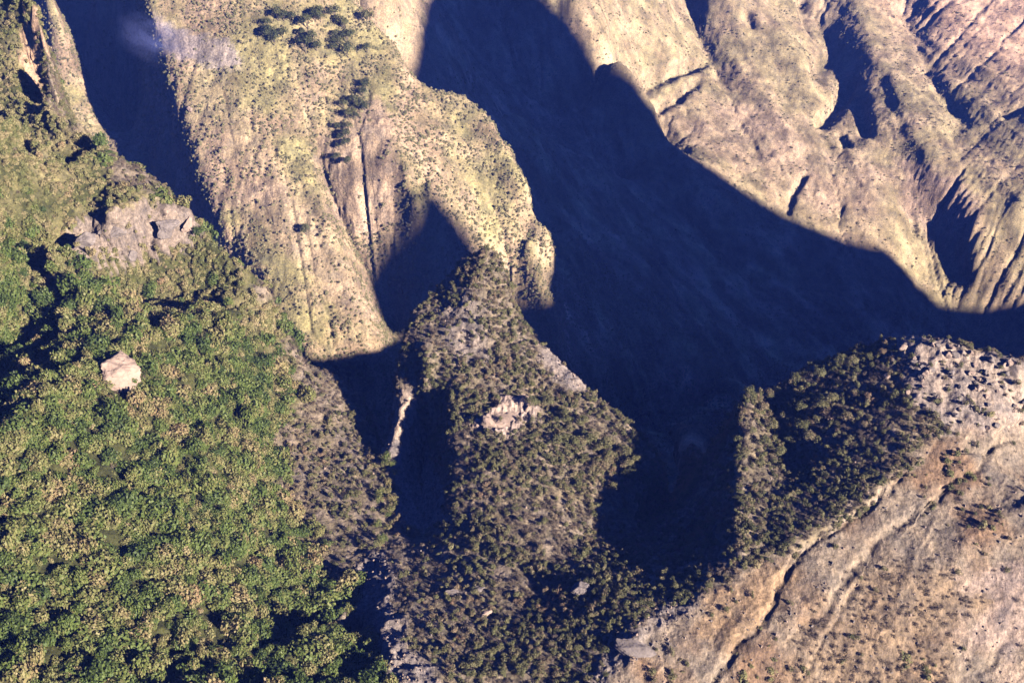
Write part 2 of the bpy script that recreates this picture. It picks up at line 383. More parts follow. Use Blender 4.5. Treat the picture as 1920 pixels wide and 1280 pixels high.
cleft([(1930,790),(1870,820),(1830,880),(1770,915),(1740,950)], 2.0, 1.2, -1.2)
cleft([(1720,960),(1640,1020),(1580,1090),(1545,1150),(1500,1180)], 1.5, 1.6, -0.8)
cleft([(1900,1180),(1850,1240),(1800,1290)], 1.5, 1.2, -0.8)
cleft([(1600,1100),(1580,1140),(1500,1270)], 1.2, 1.0, -0.7)
for c_, dp, wd_ in (([(1203,170),(1250,146),(1312,124)], 20, 9), ([(1222,215),(1270,190),(1305,160)], 12, 7), ([(1500,10),(1512,60)], 15, 11), ([(1512,95),(1540,120),(1528,155)], 18, 14),
        ([(1592,170),(1560,215),(1540,235)], 19, 12), ([(1612,200),(1625,258)], 15, 9), ([(1506,335),(1484,370),(1477,402)], 9, 5), ([(1788,480),(1808,525)], 10, 8),
        ([(1735,140),(1770,190),(1805,225)], 8, 12), ([(1655,150),(1668,200),(1690,240)], 7, 11), ([(1885,215),(1925,210)], 11, 8), ([(1400,30),(1410,50)], 12, 8), ([(1575,262),(1585,282)], 10, 7), ([(1700,400),(1712,440)], 8, 6)):
    cleft(c_, dp, wd_)  # trenches added to the far wall so that pockets of shade form
cleft([(292,384),(284,430),(280,470)], 5.5, 2.6, -1.5)
cleft([(215,400),(190,440),(160,480)], 2.5, 1.6, -1.0)
cleft([(250,410),(225,450),(210,500)], 2.0, 1.4, -0.8)
cleft([(1780,860),(1840,850),(1900,830)], 1.0, 0.9, -0.5)
D += (Z['outcrop'] + Z['dface']).ravel() * 2.2 * fbm(P * np.array([1.5, 0.6, 0.6]), 7, 4, 12.9, 0.55, True)
th = np.clip(Z['thicket'] + Z['thicket2'], 0, 1).ravel()
D += th * (3.2 * fbm(P, 26, 3, 71.0) + 3.2 * fbm(P, 12, 2, 77.0) - 0.8)
N1 = N0.reshape(-1, 3)
VD = (P + N1 * D[:, None]).reshape(NV, NU, 3)
log('displaced')
TN = normals(VD)
STEEP = 1 - TN[..., 2]

# colours of the ground, some distant haze mixed into the far slopes
def mixc(c, col, m):
    m = np.asarray(m)[..., None]; return c * (1 - m) + np.array(col) * m
nA = fbm(P, 30, 4, 21.0).reshape(NV, NU); nB = fbm(P * np.array([1, 1, 0.6]), 75, 4, 31.0).reshape(NV, NU); nC = fbm(P, 6, 3, 41.0).reshape(NV, NU)
upA0 = np.clip((YY - 350) / 60, 0, 1) * Z['thicket']
C0 = np.ones((NV, NU, 3)) * np.array([0.178, 0.160, 0.084])                         # dry olive turf of the far slopes
C0 = mixc(C0, (0.270, 0.196, 0.148), np.clip(0.42 + 1.6 * nB + 1.1 * nA, 0, 1) * 0.75)
C0 = mixc(C0, (0.290, 0.215, 0.160), np.clip((STEEP - 0.32) * 3, 0, 1) * 0.6)
C0 = mixc(C0, (0.25, 0.192, 0.150), Z['pinkB'] * 0.85)
C0 = C0 * (1 + Z['canyon'] * np.clip(3.0 * fbm(Pc, 30, 4, 141.0).reshape(NV, NU) + 0.1, -0.6, 1.3))[..., None]
C0 = mixc(C0, (0.21, 0.185, 0.195), Z['scree'] * 0.8)
C0 = mixc(C0, (0.225, 0.180, 0.125), 0.55 * np.clip((YY - 1000) / 300, 0, 1))  # contrast flattened with distance, haze put into the ground colour
C0 = mixc(C0, (0.42, 0.29, 0.22), Z['farpale'] * 0.8)  # upper right slope paled to pinkish, standing in for haze
C0 = mixc(C0, (0.27, 0.20, 0.165), Z['rockE'] * 0.8)
C0 = C0 * np.clip(1 + 0.9 * fbm(Pf, 26, 3, 95.0).reshape(NV, NU), 0.6, 1.4)[..., None]
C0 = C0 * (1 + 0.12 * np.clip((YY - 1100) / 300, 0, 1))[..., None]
Cn = np.ones((NV, NU, 3)) * np.array([0.138, 0.116, 0.082])                         # grey brown stony soil of the near massif
Cn = mixc(Cn, (0.215, 0.178, 0.150), np.clip(0.4 + 2.2 * nC, 0, 1) * 0.7)
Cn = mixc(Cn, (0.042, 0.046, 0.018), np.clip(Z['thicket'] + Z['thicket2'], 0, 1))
Cn = mixc(Cn, (0.175, 0.155, 0.085), upA0 * np.clip(0.4 + 2 * nA, 0, 1))
Cn = mixc(Cn, (0.20, 0.175, 0.175), np.clip(Z['gully'] + Z['greyrock'], 0, 1) * 0.8)
Cn = mixc(Cn, (0.178, 0.148, 0.122), np.clip(Z['slab'], 0, 1))
Cn = mixc(Cn, (0.140, 0.092, 0.062), Z['slab'] * np.clip(0.25 + 3.2 * nA, 0, 1) * 0.85)
Cn = mixc(Cn, (0.150, 0.112, 0.080), Z['brush'] * 0.8)
Cn = mixc(Cn, (0.235, 0.185, 0.165), Z['smooth'] * 0.85)
Cn = mixc(Cn, (0.215, 0.150, 0.095), Z['ochre'] * 0.7)
Cn = mixc(Cn, (0.17, 0.14, 0.13), Z['outcrop'] * 0.9)
Cn = mixc(Cn, (0.27, 0.215, 0.195), Z['dface'])
Cn = mixc(Cn, (0.24, 0.20, 0.185), Z['rubble'] * 0.8)
Cn = mixc(Cn, (0.30, 0.21, 0.15), Z['cliff_top'])
Cn = mixc(Cn, (0.30, 0.24, 0.20), Z['fin'])
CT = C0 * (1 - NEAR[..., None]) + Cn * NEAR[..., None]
ROCKY = np.clip(bare.reshape(NV, NU) + Z['pinkB'] + Z['rockE'] * .6 + Z['scree'] + Z['farpale'] * .5, 0, 1)

# ------------------------------------------------------------------ materials
def mat(name):
    m = bpy.data.materials.new(name); m.use_nodes = True
    return m, m.node_tree, m.node_tree.nodes['Principled BSDF']
def nd(t, kind, **kw):
    n = t.nodes.new(kind)
    for k, v in kw.items():
        if k in n.inputs.keys(): n.inputs[k].default_value = v
        else: setattr(n, k, v)
    return n
def ramp(t, stops, src):
    r = t.nodes.new('ShaderNodeValToRGB'); e = r.color_ramp.elements
    while len(e) < len(stops): e.new(0.5)
    for k, (p, c) in enumerate(stops): e[k].position = p; e[k].color = (*c, 1)
    t.links.new(src, r.inputs[0]); return r.outputs[0]
def mixrgb(t, mode, f, a, b):
    n = t.nodes.new('ShaderNodeMix'); n.data_type = 'RGBA'; n.blend_type = mode
    for s, v in ((n.inputs[0], f), (n.inputs[6], a), (n.inputs[7], b)):
        if isinstance(v, (int, float)): s.default_value = v
        elif isinstance(v, tuple): s.default_value = (*v, 1)
        else: t.links.new(v, s)
    return n.outputs[2]
def ground_material():
    m, t, p = mat('ground'); L = t.links
    a = nd(t, 'ShaderNodeAttribute', attribute_name='tint'); k = nd(t, 'ShaderNodeAttribute', attribute_name='rocky')
    g = t.nodes.new('ShaderNodeNewGeometry')
    n1 = nd(t, 'ShaderNodeTexNoise', Scale=0.55, Detail=6.0, Roughness=0.65); L.new(g.outputs['Position'], n1.inputs['Vector'])
    n2 = nd(t, 'ShaderNodeTexNoise', Scale=0.11, Detail=5.0, Roughness=0.6); L.new(g.outputs['Position'], n2.inputs['Vector'])
    n5 = nd(t, 'ShaderNodeTexNoise', Scale=2.1, Detail=5.0, Roughness=0.75); L.new(g.outputs['Position'], n5.inputs['Vector'])
    mp = nd(t, 'ShaderNodeMapping'); mp.inputs['Rotation'].default_value = (0.3, 0.2, 0.64); mp.inputs['Scale'].default_value = (0.9, 0.13, 0.5)
    L.new(g.outputs['Position'], mp.inputs['Vector'])
    n3 = nd(t, 'ShaderNodeTexNoise', Scale=1.0, Detail=7.0, Roughness=0.7); L.new(mp.outputs[0], n3.inputs['Vector'])
    v = nd(t, 'ShaderNodeTexVoronoi', Scale=0.23); L.new(g.outputs['Position'], v.inputs['Vector'])
    c = mixrgb(t, 'MULTIPLY', 1.0, a.outputs['Color'], ramp(t, [(0.3, (0.5, 0.5, 0.5)), (0.5, (1, 1, 1)), (0.72, (1.6, 1.55, 1.5))], n1.outputs[0]))
    c = mixrgb(t, 'MULTIPLY', 1.0, c, ramp(t, [(0.32, (0.72, 0.74, 0.78)), (0.62, (1.25, 1.2, 1.1))], n2.outputs[0]))
    c = mixrgb(t, 'MULTIPLY', 1.0, c, ramp(t, [(0.3, (0.62, 0.62, 0.62)), (0.5, (1, 1, 1)), (0.7, (1.4, 1.38, 1.34))], n5.outputs[0]))
    c2 = mixrgb(t, 'MULTIPLY', 1.0, c, ramp(t, [(0.32, (0.66, 0.63, 0.60)), (0.5, (1, 1, 1)), (0.68, (1.22, 1.2, 1.18))], n3.outputs[0]))
    c = mixrgb(t, 'MIX', k.outputs['Fac'], c, c2)
    L.new(c, p.inputs['Base Color']); p.inputs['Roughness'].default_value = 0.95; p.inputs['Specular IOR Level'].default_value = 0.15
    b = nd(t, 'ShaderNodeBump', Strength=0.8, Distance=0.9); L.new(n1.outputs[0], b.inputs['Height'])
    b2 = nd(t, 'ShaderNodeBump', Strength=0.45, Distance=0.7); L.new(n3.outputs[0], b2.inputs['Height']); L.new(b.outputs[0], b2.inputs['Normal'])
    L.new(b2.outputs[0], p.inputs['Normal'])
    return m
GROUND = ground_material()
def set_attr(me, name, arr, dom='POINT'):
    if arr.ndim == 2:
        at_ = me.attributes.new(name, 'FLOAT_COLOR', dom); at_.data.foreach_set('color', np.concatenate([arr, np.ones((len(arr), 1))], 1).astype(np.float32).ravel())
    else:
        at_ = me.attributes.new(name, 'FLOAT', dom); at_.data.foreach_set('value', arr.astype(np.float32))
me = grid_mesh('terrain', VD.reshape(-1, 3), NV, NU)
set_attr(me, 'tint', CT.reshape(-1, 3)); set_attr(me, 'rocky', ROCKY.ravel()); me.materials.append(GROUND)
terrain = bpy.data.objects.new('terrain', me); COL.objects.link(terrain); terrain['kind'] = 'structure'
V2, ra, rb = massif()
me = grid_mesh('mountain', V2, ra, rb); me.materials.append(GROUND)
set_attr(me, 'tint', np.tile(np.array([[0.12, 0.11, 0.06]]), (len(V2), 1))); set_attr(me, 'rocky', np.full(len(V2), 0.3))
mo = bpy.data.objects.new('mountain', me); COL.objects.link(mo); mo['kind'] = 'structure'
log('terrain built')
ZD = VD[..., 2]
def hit2(px, py):
    d = ray(px, py); Y = np.exp(np.linspace(math.log(130), math.log(2900), 6000)); t = Y / d[1]
    i = np.clip(np.rint((t * d[0] / Y - U0) / (U1 - U0) * (NU - 1)).astype(int), 0, NU - 1)
    j = np.clip(np.rint((np.log(Y) - V0) / (V1 - V0) * (NV - 1)).astype(int), 0, NV - 1)
    k = int(np.argmax(t * d[2] < ZD[j, i])); return VD[j[k], i[k]], TN[j[k], i[k]]

# ------------------------------------------------------------------ shrubs
def leaf_material(name, stops, dark=0.5, rough=0.6):
    m, t, p = mat(name); L = t.links
    g = t.nodes.new('ShaderNodeNewGeometry'); oi = t.nodes.new('ShaderNodeObjectInfo')
    n = nd(t, 'ShaderNodeTexNoise', Scale=0.045, Detail=3.0, Roughness=0.6); L.new(g.outputs['Position'], n.inputs['Vector'])
    ma = nd(t, 'ShaderNodeMath', operation='MULTIPLY_ADD'); L.new(oi.outputs['Random'], ma.inputs[0]); ma.inputs[1].default_value = 0.55; L.new(n.outputs[0], ma.inputs[2])
    mb = nd(t, 'ShaderNodeMath', operation='MULTIPLY_ADD'); L.new(g.outputs['Random Per Island'], mb.inputs[0]); mb.inputs[1].default_value = 0.22; L.new(ma.outputs[0], mb.inputs[2])
    mc = nd(t, 'ShaderNodeMath', operation='SUBTRACT'); L.new(mb.outputs[0], mc.inputs[0]); mc.inputs[1].default_value = 0.36
    c = ramp(t, stops, mc.outputs[0])
    L.new(c, p.inputs['Base Color']); p.inputs['Roughness'].default_value = rough; p.inputs['Specular IOR Level'].default_value = 0.3
    tr = t.nodes.new('ShaderNodeBsdfTranslucent'); L.new(c, tr.inputs['Color'])
    mx = t.nodes.new('ShaderNodeMixShader'); mx.inputs[0].default_value = 0.22
    L.new(p.outputs[0], mx.inputs[1]); L.new(tr.outputs[0], mx.inputs[2]); L.new(mx.outputs[0], t.nodes['Material Output'].inputs['Surface'])
    return m
M_GREEN = leaf_material('thicket_leaves', [(0.0, (0.028, 0.044, 0.014)), (0.25, (0.055, 0.085, 0.020)), (0.45, (0.095, 0.130, 0.030)), (0.62, (0.140, 0.150, 0.048)), (0.80, (0.215, 0.185, 0.085)), (1.0, (0.24, 0.16, 0.09))])
M_TAN = leaf_material('tan_leaves', [(0.0, (0.085, 0.098, 0.034)), (0.35, (0.155, 0.160, 0.060)), (0.6, (0.225, 0.200, 0.090)), (0.85, (0.29, 0.235, 0.13)), (1.0, (0.26, 0.16, 0.09))])
M_OLIVE = leaf_material('olive_leaves', [(0.0, (0.060, 0.064, 0.028)), (0.35, (0.110, 0.112, 0.045)), (0.6, (0.165, 0.155, 0.072)), (0.8, (0.205, 0.155, 0.100)), (1.0, (0.22, 0.14, 0.09))])
M_DRY = leaf_material('dry_leaves', [(0.0, (0.075, 0.058, 0.045)), (0.45, (0.14, 0.105, 0.082)), (0.75, (0.19, 0.15, 0.115)), (1.0, (0.26, 0.20, 0.15))])
M_PALE = leaf_material('pale_leaves', [(0.0, (0.13, 0.135, 0.062)), (0.35, (0.215, 0.205, 0.10)), (0.65, (0.30, 0.265, 0.145)), (1.0, (0.36, 0.30, 0.18))])
def leaf_cloud(seed, lobes, leaf, n, flat=0.75):
    """leaf-sized quads on the skins of several lobes, most of them facing out; about one unit wide"""
    r = np.random.RandomState(seed); Q = []; 
    cen = []; 
    for k in range(lobes):
        a = r.uniform(0, 6.28); d = r.uniform(0.1, 0.42) if k else 0.0
        cen.append((d * math.cos(a), d * math.sin(a), r.uniform(0.16, 0.42), r.uniform(0.15, 0.27) if k else 0.3))
    cen = np.array(cen); w = cen[:, 3] ** 2; w /= w.sum()
    which = r.choice(len(cen), n, p=w)
    d = r.normal(size=(n, 3)); d[:, 2] = np.abs(d[:, 2]) * 1.1 - 0.25; d /= np.linalg.norm(d, axis=1)[:, None]
    rad = cen[which, 3] * r.uniform(0.72, 1.12, n)
    P = cen[which, :3] + d * rad[:, None]; P[:, 2] *= flat
    nn = d + r.normal(size=(n, 3)) * 0.55 + np.array([0, 0, 0.25]); nn /= np.linalg.norm(nn, axis=1)[:, None]
    t = np.cross(nn, r.normal(size=(n, 3))); t /= np.linalg.norm(t, axis=1)[:, None]; b = np.cross(nn, t)
    s = leaf * r.uniform(0.6, 1.35, n)[:, None]
    V = np.stack([P - t * s, P - b * s * 0.7, P + t * s, P + b * s * 0.7], 1).reshape(-1, 3)
    F = [(4 * k, 4 * k + 1, 4 * k + 2, 4 * k + 3) for k in range(n)]
    return V.tolist(), F
def stem(Vs, F, h, r0, ang, lean):
    k0 = len(Vs); n = 5; top = (lean * math.cos(ang), lean * math.sin(ang), h)
    for (cx, cy, cz, r_) in ((0, 0, -0.12, r0), (top[0] * 0.5, top[1] * 0.5, h * 0.5, r0 * 0.7), (*top, r0 * 0.35)):
        for q in range(n): Vs.append([cx + r_ * math.cos(q * 6.283 / n), cy + r_ * math.sin(q * 6.283 / n), cz])
    for s_ in range(2):
        for q in range(n): a, b = k0 + s_ * n + q, k0 + s_ * n + (q + 1) % n; F.append((a, b, b + n, a + n))
M_BARK, _t, _p = mat('bark'); _p.inputs['Base Color'].default_value = (0.10, 0.08, 0.065, 1); _p.inputs['Roughness'].default_value = 0.9
def shrub_mesh(name, seed, lobes, leaf, n, material, flat=0.75):
    V, F = leaf_cloud(seed, lobes, leaf, n, flat); nf = len(F)
    for q in range(3): stem(V, F, 0.3 * flat, 0.02, q * 2.1 + seed, 0.16)
    me = bpy.data.meshes.new(name); me.from_pydata(V, [], F); me.materials.append(material); me.materials.append(M_BARK)
    mi = np.zeros(len(F), np.int32); mi[nf:] = 1; me.polygons.foreach_set('material_index', mi); me.update(); return me
SPEC = {
 'green': [shrub_mesh('shrub_leaves', 11 + k, 7 + k % 3, 0.052, 430, M_GREEN, 0.72) for k in range(5)],
 'young': [shrub_mesh('low_shrub_leaves', 111 + k, 5, 0.065, 230, M_TAN, 0.75) for k in range(4)],
 'olive': [shrub_mesh('bush_leaves', 31 + k, 5, 0.060, 260, M_OLIVE, 0.85 + 0.15 * (k % 2)) for k in range(4)],
 'dry': [shrub_mesh('dry_bush_leaves', 51 + k, 4, 0.045, 170, M_DRY, 0.8) for k in range(3)],
 'pale': [shrub_mesh('tussock_leaves', 71 + k, 4, 0.085, 110, M_PALE, 0.7) for k in range(4)],
}
cellA = (np.linalg.norm(np.cross(np.diff(VD, axis=1)[:-1], np.diff(VD, axis=0)[:, :-1]), axis=2))
PX1, PY1 = pix(VD[..., 0], VD[..., 1], VD[..., 2])
INVIEW = (PX1 > -260) & (PX1 < 2180) & (PY1 > -200) & (PY1 < 1500)
rs = np.random.RandomState(5)
def scatter(dens, smin, smax, sink=0.06):
    """random places on the relief, dens = plants per square metre"""
    pr = (dens[:-1, :-1] * cellA * INVIEW[:-1, :-1]).ravel(); n = rs.poisson(pr.sum()); c = np.cumsum(pr); c /= c[-1]
    k = np.searchsorted(c, rs.rand(n)); j, i = np.divmod(k, NU - 1)
    a, b = rs.rand(n)[:, None], rs.rand(n)[:, None]
    P = (VD[j, i] * (1 - a) + VD[j, i + 1] * a) * (1 - b) + (VD[j + 1, i] * (1 - a) + VD[j + 1, i + 1] * a) * b
    s = smin + (smax - smin) * rs.rand(n) ** 1.6
    N = TN[j, i]; P = P - N * (s * sink)[:, None]
    return P, s, N
upA = np.clip((YY - 350) / 60 + 1.2 * nA, 0, 1) * Z['thicket']
veg = np.clip(0.55 + 1.5 * nA + 0.9 * nC, 0.05, 1.0)
thick = np.clip(Z['thicket'] + Z['thicket2'], 0, 1)
open_ = np.clip(1 - bare.reshape(NV, NU) * 0.97, 0, 1)
thin = 1 - 0.5 * np.clip((PY1 - 880) / 120, 0, 1) * np.clip((1000 - PX1) / 150, 0, 1)
mixed = thin * NEAR * (1 - thick) * open_
slabt = Z['slab'] * np.clip(nA * 3 - 0.25, 0, 1)
far_ = 1 - NEAR
lowfar = (YY > 640)
PLACES = {
 'green': scatter(thick * open_ * (1 - upA) * 0.080, 2.8, 11.0),
 'young': scatter(thick * open_ * (0.03 + 0.16 * upA) + slabt * 0.03, 1.6, 4.8),
 'olive': scatter(mixed * veg * np.clip(0.35 + (PX1 - 780) / 200, 0.35, 1) * 0.46 + slabt * 0.02 + Z['rubble'] * 0.03, 1.1, 3.3),
 'dry': scatter(mixed * (1.15 - veg) * 0.26 * np.clip(1 - nC, 0.3, 1) + slabt * 0.05 + Z['brush'] * 0.16 + thick * 0.004, 1.2, 2.8),
 'pale': scatter(far_ * lowfar * (YY < 1080) * (1 - 0.85 * np.clip(ROCKY, 0, 1)) * np.clip(0.75 + 1.8 * nA, 0.1, 1) * 0.12
                 + far_ * (YY >= 1080) * (1 - 0.7 * np.clip(ROCKY, 0, 1)) * np.clip(0.6 + 1.8 * nA, 0.05, 1) * 0.016, 1.4, 4.0),
}
KINDS = {
 'green': ('shrub', 'leafy green shrub, one of many packed into the thicket on the lower left hillside', 'shrub', 'green shrubs of the left hillside thicket', 'shrubbery', 'dense green thicket covering the left hillside'),
 'young': ('low_shrub', 'low yellowish tan shrub on the upper part of the left hill', 'low shrub', 'low tan shrubs of the upper left hill', 'low_shrubbery', 'low yellowish tan scrub covering the upper left hill'),
 'olive': ('bush', 'small olive brown bush on the stony ground of the central peak and right ridge', 'bush', 'olive bushes on the stony ridges', 'bushes_undergrowth', 'olive undergrowth on the stony central and right ridges'),
 'dry': ('dry_bush', 'small dry grey brown bush on bare stony ground', 'dry bush', 'dry bushes on bare stony ground', 'dry_undergrowth', 'dry grey brown scrub between the rocks'),
 'pale': (None, None, None, None, 'hillside_vegetation', 'pale yellow green scrub dotted over the far slopes'),
}
def stuff_instances(name, label, protos, P, s, N, seed):
    n = len(P); r = np.random.RandomState(seed)
    me = bpy.data.meshes.new(name); me.vertices.add(n); me.vertices.foreach_set('co', P.astype(np.float32).ravel())
    up = N * 0.45 + np.array([0, 0, 0.55]); up /= np.linalg.norm(up, axis=1)[:, None]
    rx = -np.arcsin(np.clip(up[:, 1], -1, 1)); ry = np.arctan2(up[:, 0], up[:, 2])
    sc = np.stack([s * r.uniform(.85, 1.2, n), s * r.uniform(.85, 1.2, n), s * r.uniform(.75, 1.5, n) * (np.where(r.rand(n) < 0.3, 1.6, 1.05) if name == 'shrubbery' else 1.2)], 1)
    for an, arr in (('rot', np.stack([rx, ry, np.zeros(n)], 1)), ('siz', sc)):
        a = me.attributes.new(an, 'FLOAT_VECTOR', 'POINT'); a.data.foreach_set('vector', arr.astype(np.float32).ravel())
    a = me.attributes.new('spin', 'FLOAT', 'POINT'); a.data.foreach_set('value', r.uniform(0, 6.28, n).astype(np.float32))
    a = me.attributes.new('pick', 'INT', 'POINT'); a.data.foreach_set('value', r.randint(0, len(protos), n).astype(np.int32))
    o = bpy.data.objects.new(name, me); COL.objects.link(o); o['kind'] = 'stuff'; o['label'] = label; o['category'] = 'vegetation'
    ng = bpy.data.node_groups.new(name, 'GeometryNodeTree')
    ng.interface.new_socket('Geometry', in_out='INPUT', socket_type='NodeSocketGeometry'); ng.interface.new_socket('Geometry', in_out='OUTPUT', socket_type='NodeSocketGeometry')
    gi = ng.nodes.new('NodeGroupInput'); go = ng.nodes.new('NodeGroupOutput'); L = ng.links
    jn = ng.nodes.new('GeometryNodeJoinGeometry')
    for p in reversed(protos):
        oi = ng.nodes.new('GeometryNodeObjectInfo'); oi.transform_space = 'ORIGINAL'; oi.inputs['Object'].default_value = p; oi.inputs['As Instance'].default_value = True
        L.new(oi.outputs['Geometry'], jn.inputs[0])
    def named(nm, dt):
        a = ng.nodes.new('GeometryNodeInputNamedAttribute'); a.data_type = dt; a.inputs['Name'].default_value = nm
        return next(x for x in a.outputs if x.enabled and x.name == 'Attribute')
    ip = ng.nodes.new('GeometryNodeInstanceOnPoints'); ip.inputs['Pick Instance'].default_value = True
    L.new(gi.outputs[0], ip.inputs['Points']); L.new(jn.outputs[0], ip.inputs['Instance'])
    L.new(named('pick', 'INT'), ip.inputs['Instance Index']); L.new(named('rot', 'FLOAT_VECTOR'), ip.inputs['Rotation']); L.new(named('siz', 'FLOAT_VECTOR'), ip.inputs['Scale'])
    ri = ng.nodes.new('GeometryNodeRotateInstances'); L.new(ip.outputs[0], ri.inputs['Instances'])
    cx = ng.nodes.new('ShaderNodeCombineXYZ'); L.new(named('spin', 'FLOAT'), cx.inputs[2]); L.new(cx.outputs[0], ri.inputs['Rotation'])
    L.new(ri.outputs[0], go.inputs[0])
    md = o.modifiers.new('scatter', 'NODES'); md.node_group = ng
    return o
def place(o, p, s, N, r):
    up = Vector((N * 0.45 + np.array([0, 0, 0.55])).tolist()).normalized()
    o.rotation_mode = 'QUATERNION'; q = up.to_track_quat('Z', 'Y')
    from mathutils import Quaternion
    o.rotation_quaternion = q @ Quaternion((0, 0, 1), r.uniform(0, 6.28)); o.location = p.tolist()
    o.scale = (s * r.uniform(.85, 1.2), s * r.uniform(.85, 1.2), s * r.uniform(.8, 1.25))
def visible(P):
    """roughly: nothing of the relief stands between the camera and these points"""
    out = np.ones(len(P), bool)
    for f in np.linspace(0.6, 0.97, 26):
        Q = P * f; i = np.clip(np.rint((Q[:, 0] / Q[:, 1] - U0) / (U1 - U0) * (NU - 1)).astype(int), 0, NU - 1)
        j = np.clip(np.rint((np.log(Q[:, 1]) - V0) / (V1 - V0) * (NV - 1)).astype(int), 0, NV - 1)
        out &= Q[:, 2] > ZD[j, i] - 1.0
    return out
for kd, (nm, lab, cat, grp, snm, slab_) in KINDS.items():
    P, s, N = PLACES[kd]; meshes = SPEC[kd]; r = np.random.RandomState(len(kd))
    if nm:
        px, py = pix(P[:, 0], P[:, 1], P[:, 2]); ok = visible(P + np.array([0, 0, 1.0])) & (px > 5) & (px < 1915) & (py > 5) & (py < 1275)
        key = np.where(ok, s / np.linalg.norm(P, axis=1), -1); order = np.argsort(-key); own = order[:300 if kd != 'dry' else 120]; rest = np.setdiff1d(np.arange(len(P)), own)
        objs = []
        for q, k in enumerate(own):
            o = bpy.data.objects.new(nm, meshes[q % len(meshes)]); COL.objects.link(o); place(o, P[k], s[k], N[k], r)
            o['label'] = lab; o['category'] = cat; o['group'] = grp; objs.append(o)
        protos = objs[:len(meshes)]
    else:
        rest = np.arange(len(P)); protos = []
        for q, me in enumerate(meshes):
            o = bpy.data.objects.new('tussock', me); COL.objects.link(o); place(o, P[q], s[q], N[q], r); protos.append(o)
            o['label'] = 'pale scrub tussock on the far slopes'; o['category'] = 'tussock'; o['group'] = 'pale tussocks of the far slopes'
    stuff_instances(snm, slab_, protos, P[rest], s[rest], N[rest], 77)
    log(kd, len(P))

# ------------------------------------------------------------------ rocks that stand on the ground
def rock_material(name, c0, c1):
    m, t, p = mat(name); L = t.links; tc = t.nodes.new('ShaderNodeTexCoord')
    n = nd(t, 'ShaderNodeTexNoise', Scale=3.0, Detail=7.0, Roughness=0.7); L.new(tc.outputs['Object'], n.inputs['Vector'])
    L.new(ramp(t, [(0.32, c0), (0.5, tuple((a + b) / 2 for a, b in zip(c0, c1))), (0.68, c1)], n.outputs[0]), p.inputs['Base Color'])
    p.inputs['Roughness'].default_value = 0.92; p.inputs['Specular IOR Level'].default_value = 0.2
    b = nd(t, 'ShaderNodeBump', Strength=0.6, Distance=0.25); L.new(n.outputs[0], b.inputs['Height']); L.new(b.outputs[0], p.inputs['Normal'])
    return m
M_ROCK = rock_material('pale_rock', (0.17, 0.125, 0.105), (0.33, 0.25, 0.205)); M_GREY = rock_material('grey_rock', (0.085, 0.072, 0.070), (0.21, 0.18, 0.17))
import bmesh
def rock_mesh(name, seed, material, cuts=16, sub=4, rough=0.05, dims=(1, 1, 1)):
    bm = bmesh.new(); bmesh.ops.create_icosphere(bm, subdivisions=sub, radius=1.0)
    V = np.array([v.co[:] for v in bm.verts]); r = np.random.RandomState(seed)
    nn = r.normal(size=(cuts, 3)); nn /= np.linalg.norm(nn, axis=1)[:, None]; dd = r.uniform(0.45, 0.85, cuts)
    pr = V @ nn.T; k = np.where(pr > 1e-3, dd / np.maximum(pr, 1e-3), 9).min(1); V = V * np.minimum(k, 1)[:, None]
    V *= (1 + rough * 5 * fbm(V + seed, 0.7, 5, 0.3, 0.6)[:, None]); V = V * np.array(dims) * 0.62
    for v, c in zip(bm.verts, V): v.co = c
    me = bpy.data.meshes.new(name); bm.to_mesh(me); bm.free(); me.materials.append(material); return me
def put_rock(name, px, py, size, seed, label, material=None, dims=(1, 1, 0.8), rz=0.0, sink=0.15, group=None, cat='boulder', lean=0.0):
    p, n = hit2(px, py)
    o = bpy.data.objects.new(name, rock_mesh(name, seed, material or M_ROCK, dims=dims, sub=5 if size > 8 else 3)); COL.objects.link(o)
    o.location = (p + n * size * (0.3 * dims[2] - sink)).tolist(); o.scale = (size,) * 3; o.rotation_euler = (lean, 0.15, rz)
    o['label'] = label; o['category'] = cat
    if group: o['group'] = group
    return o
put_rock('boulder', 222, 706, 17.5, 4, 'big pale pinkish boulder alone amid the green thicket of the left hillside', dims=(1, 0.85, 0.8), rz=0.4)
put_rock('boulder', 12, 1240, 9.5, 9, 'pale elongated boulder in the green thicket at the bottom left corner', dims=(1, 0.45, 0.5), rz=0.9)
put_rock('boulder', 262, 626, 3.4, 12, 'small whitish stone in the shade above the big pale boulder')
put_rock('boulder', 360, 203, 7.0, 14, 'small cream coloured rock alone on the sunlit slope below the grey scree patch')
put_rock('outcrop', 955, 783, 11.5, 21, 'pinkish bare rock face in the middle of the central peak', dims=(1.4, 0.8, 0.45), rz=0.2, sink=0.2, cat='rock outcrop')
put_rock('outcrop', 915, 792, 7.5, 22, 'low tan rock on the left flank of the bare face of the central peak', dims=(1.1, 0.6, 0.7), rz=-0.3, cat='rock outcrop')
put_rock('outcrop', 988, 765, 6.0, 23, 'narrow upright rock on the right flank of the bare face of the central peak', dims=(0.8, 0.6, 0.7), rz=0.7, sink=0.22, cat='rock outcrop')
put_rock('outcrop', 1095, 1108, 9.0, 24, 'light grey outcrop just left of where the brown rock slab begins', M_GREY, dims=(1, 0.7, 0.6), cat='rock outcrop')
put_rock('outcrop', 856, 1114, 5.5, 25, 'grey outcrop among bushes in the gully bottom, left one of a pair', M_GREY, dims=(1.2, 0.6, 0.6), cat='rock outcrop')
put_rock('outcrop', 915, 1150, 5.0, 26, 'pinkish grey rock among bushes just below the grey outcrop pair', M_ROCK, dims=(1, 0.5, 0.6), rz=0.6, cat='rock outcrop')
put_rock('outcrop', 900, 1106, 4.5, 27, 'grey outcrop among bushes in the gully bottom, right one of a pair', M_GREY, dims=(1.1, 0.6, 0.6), cat='rock outcrop')
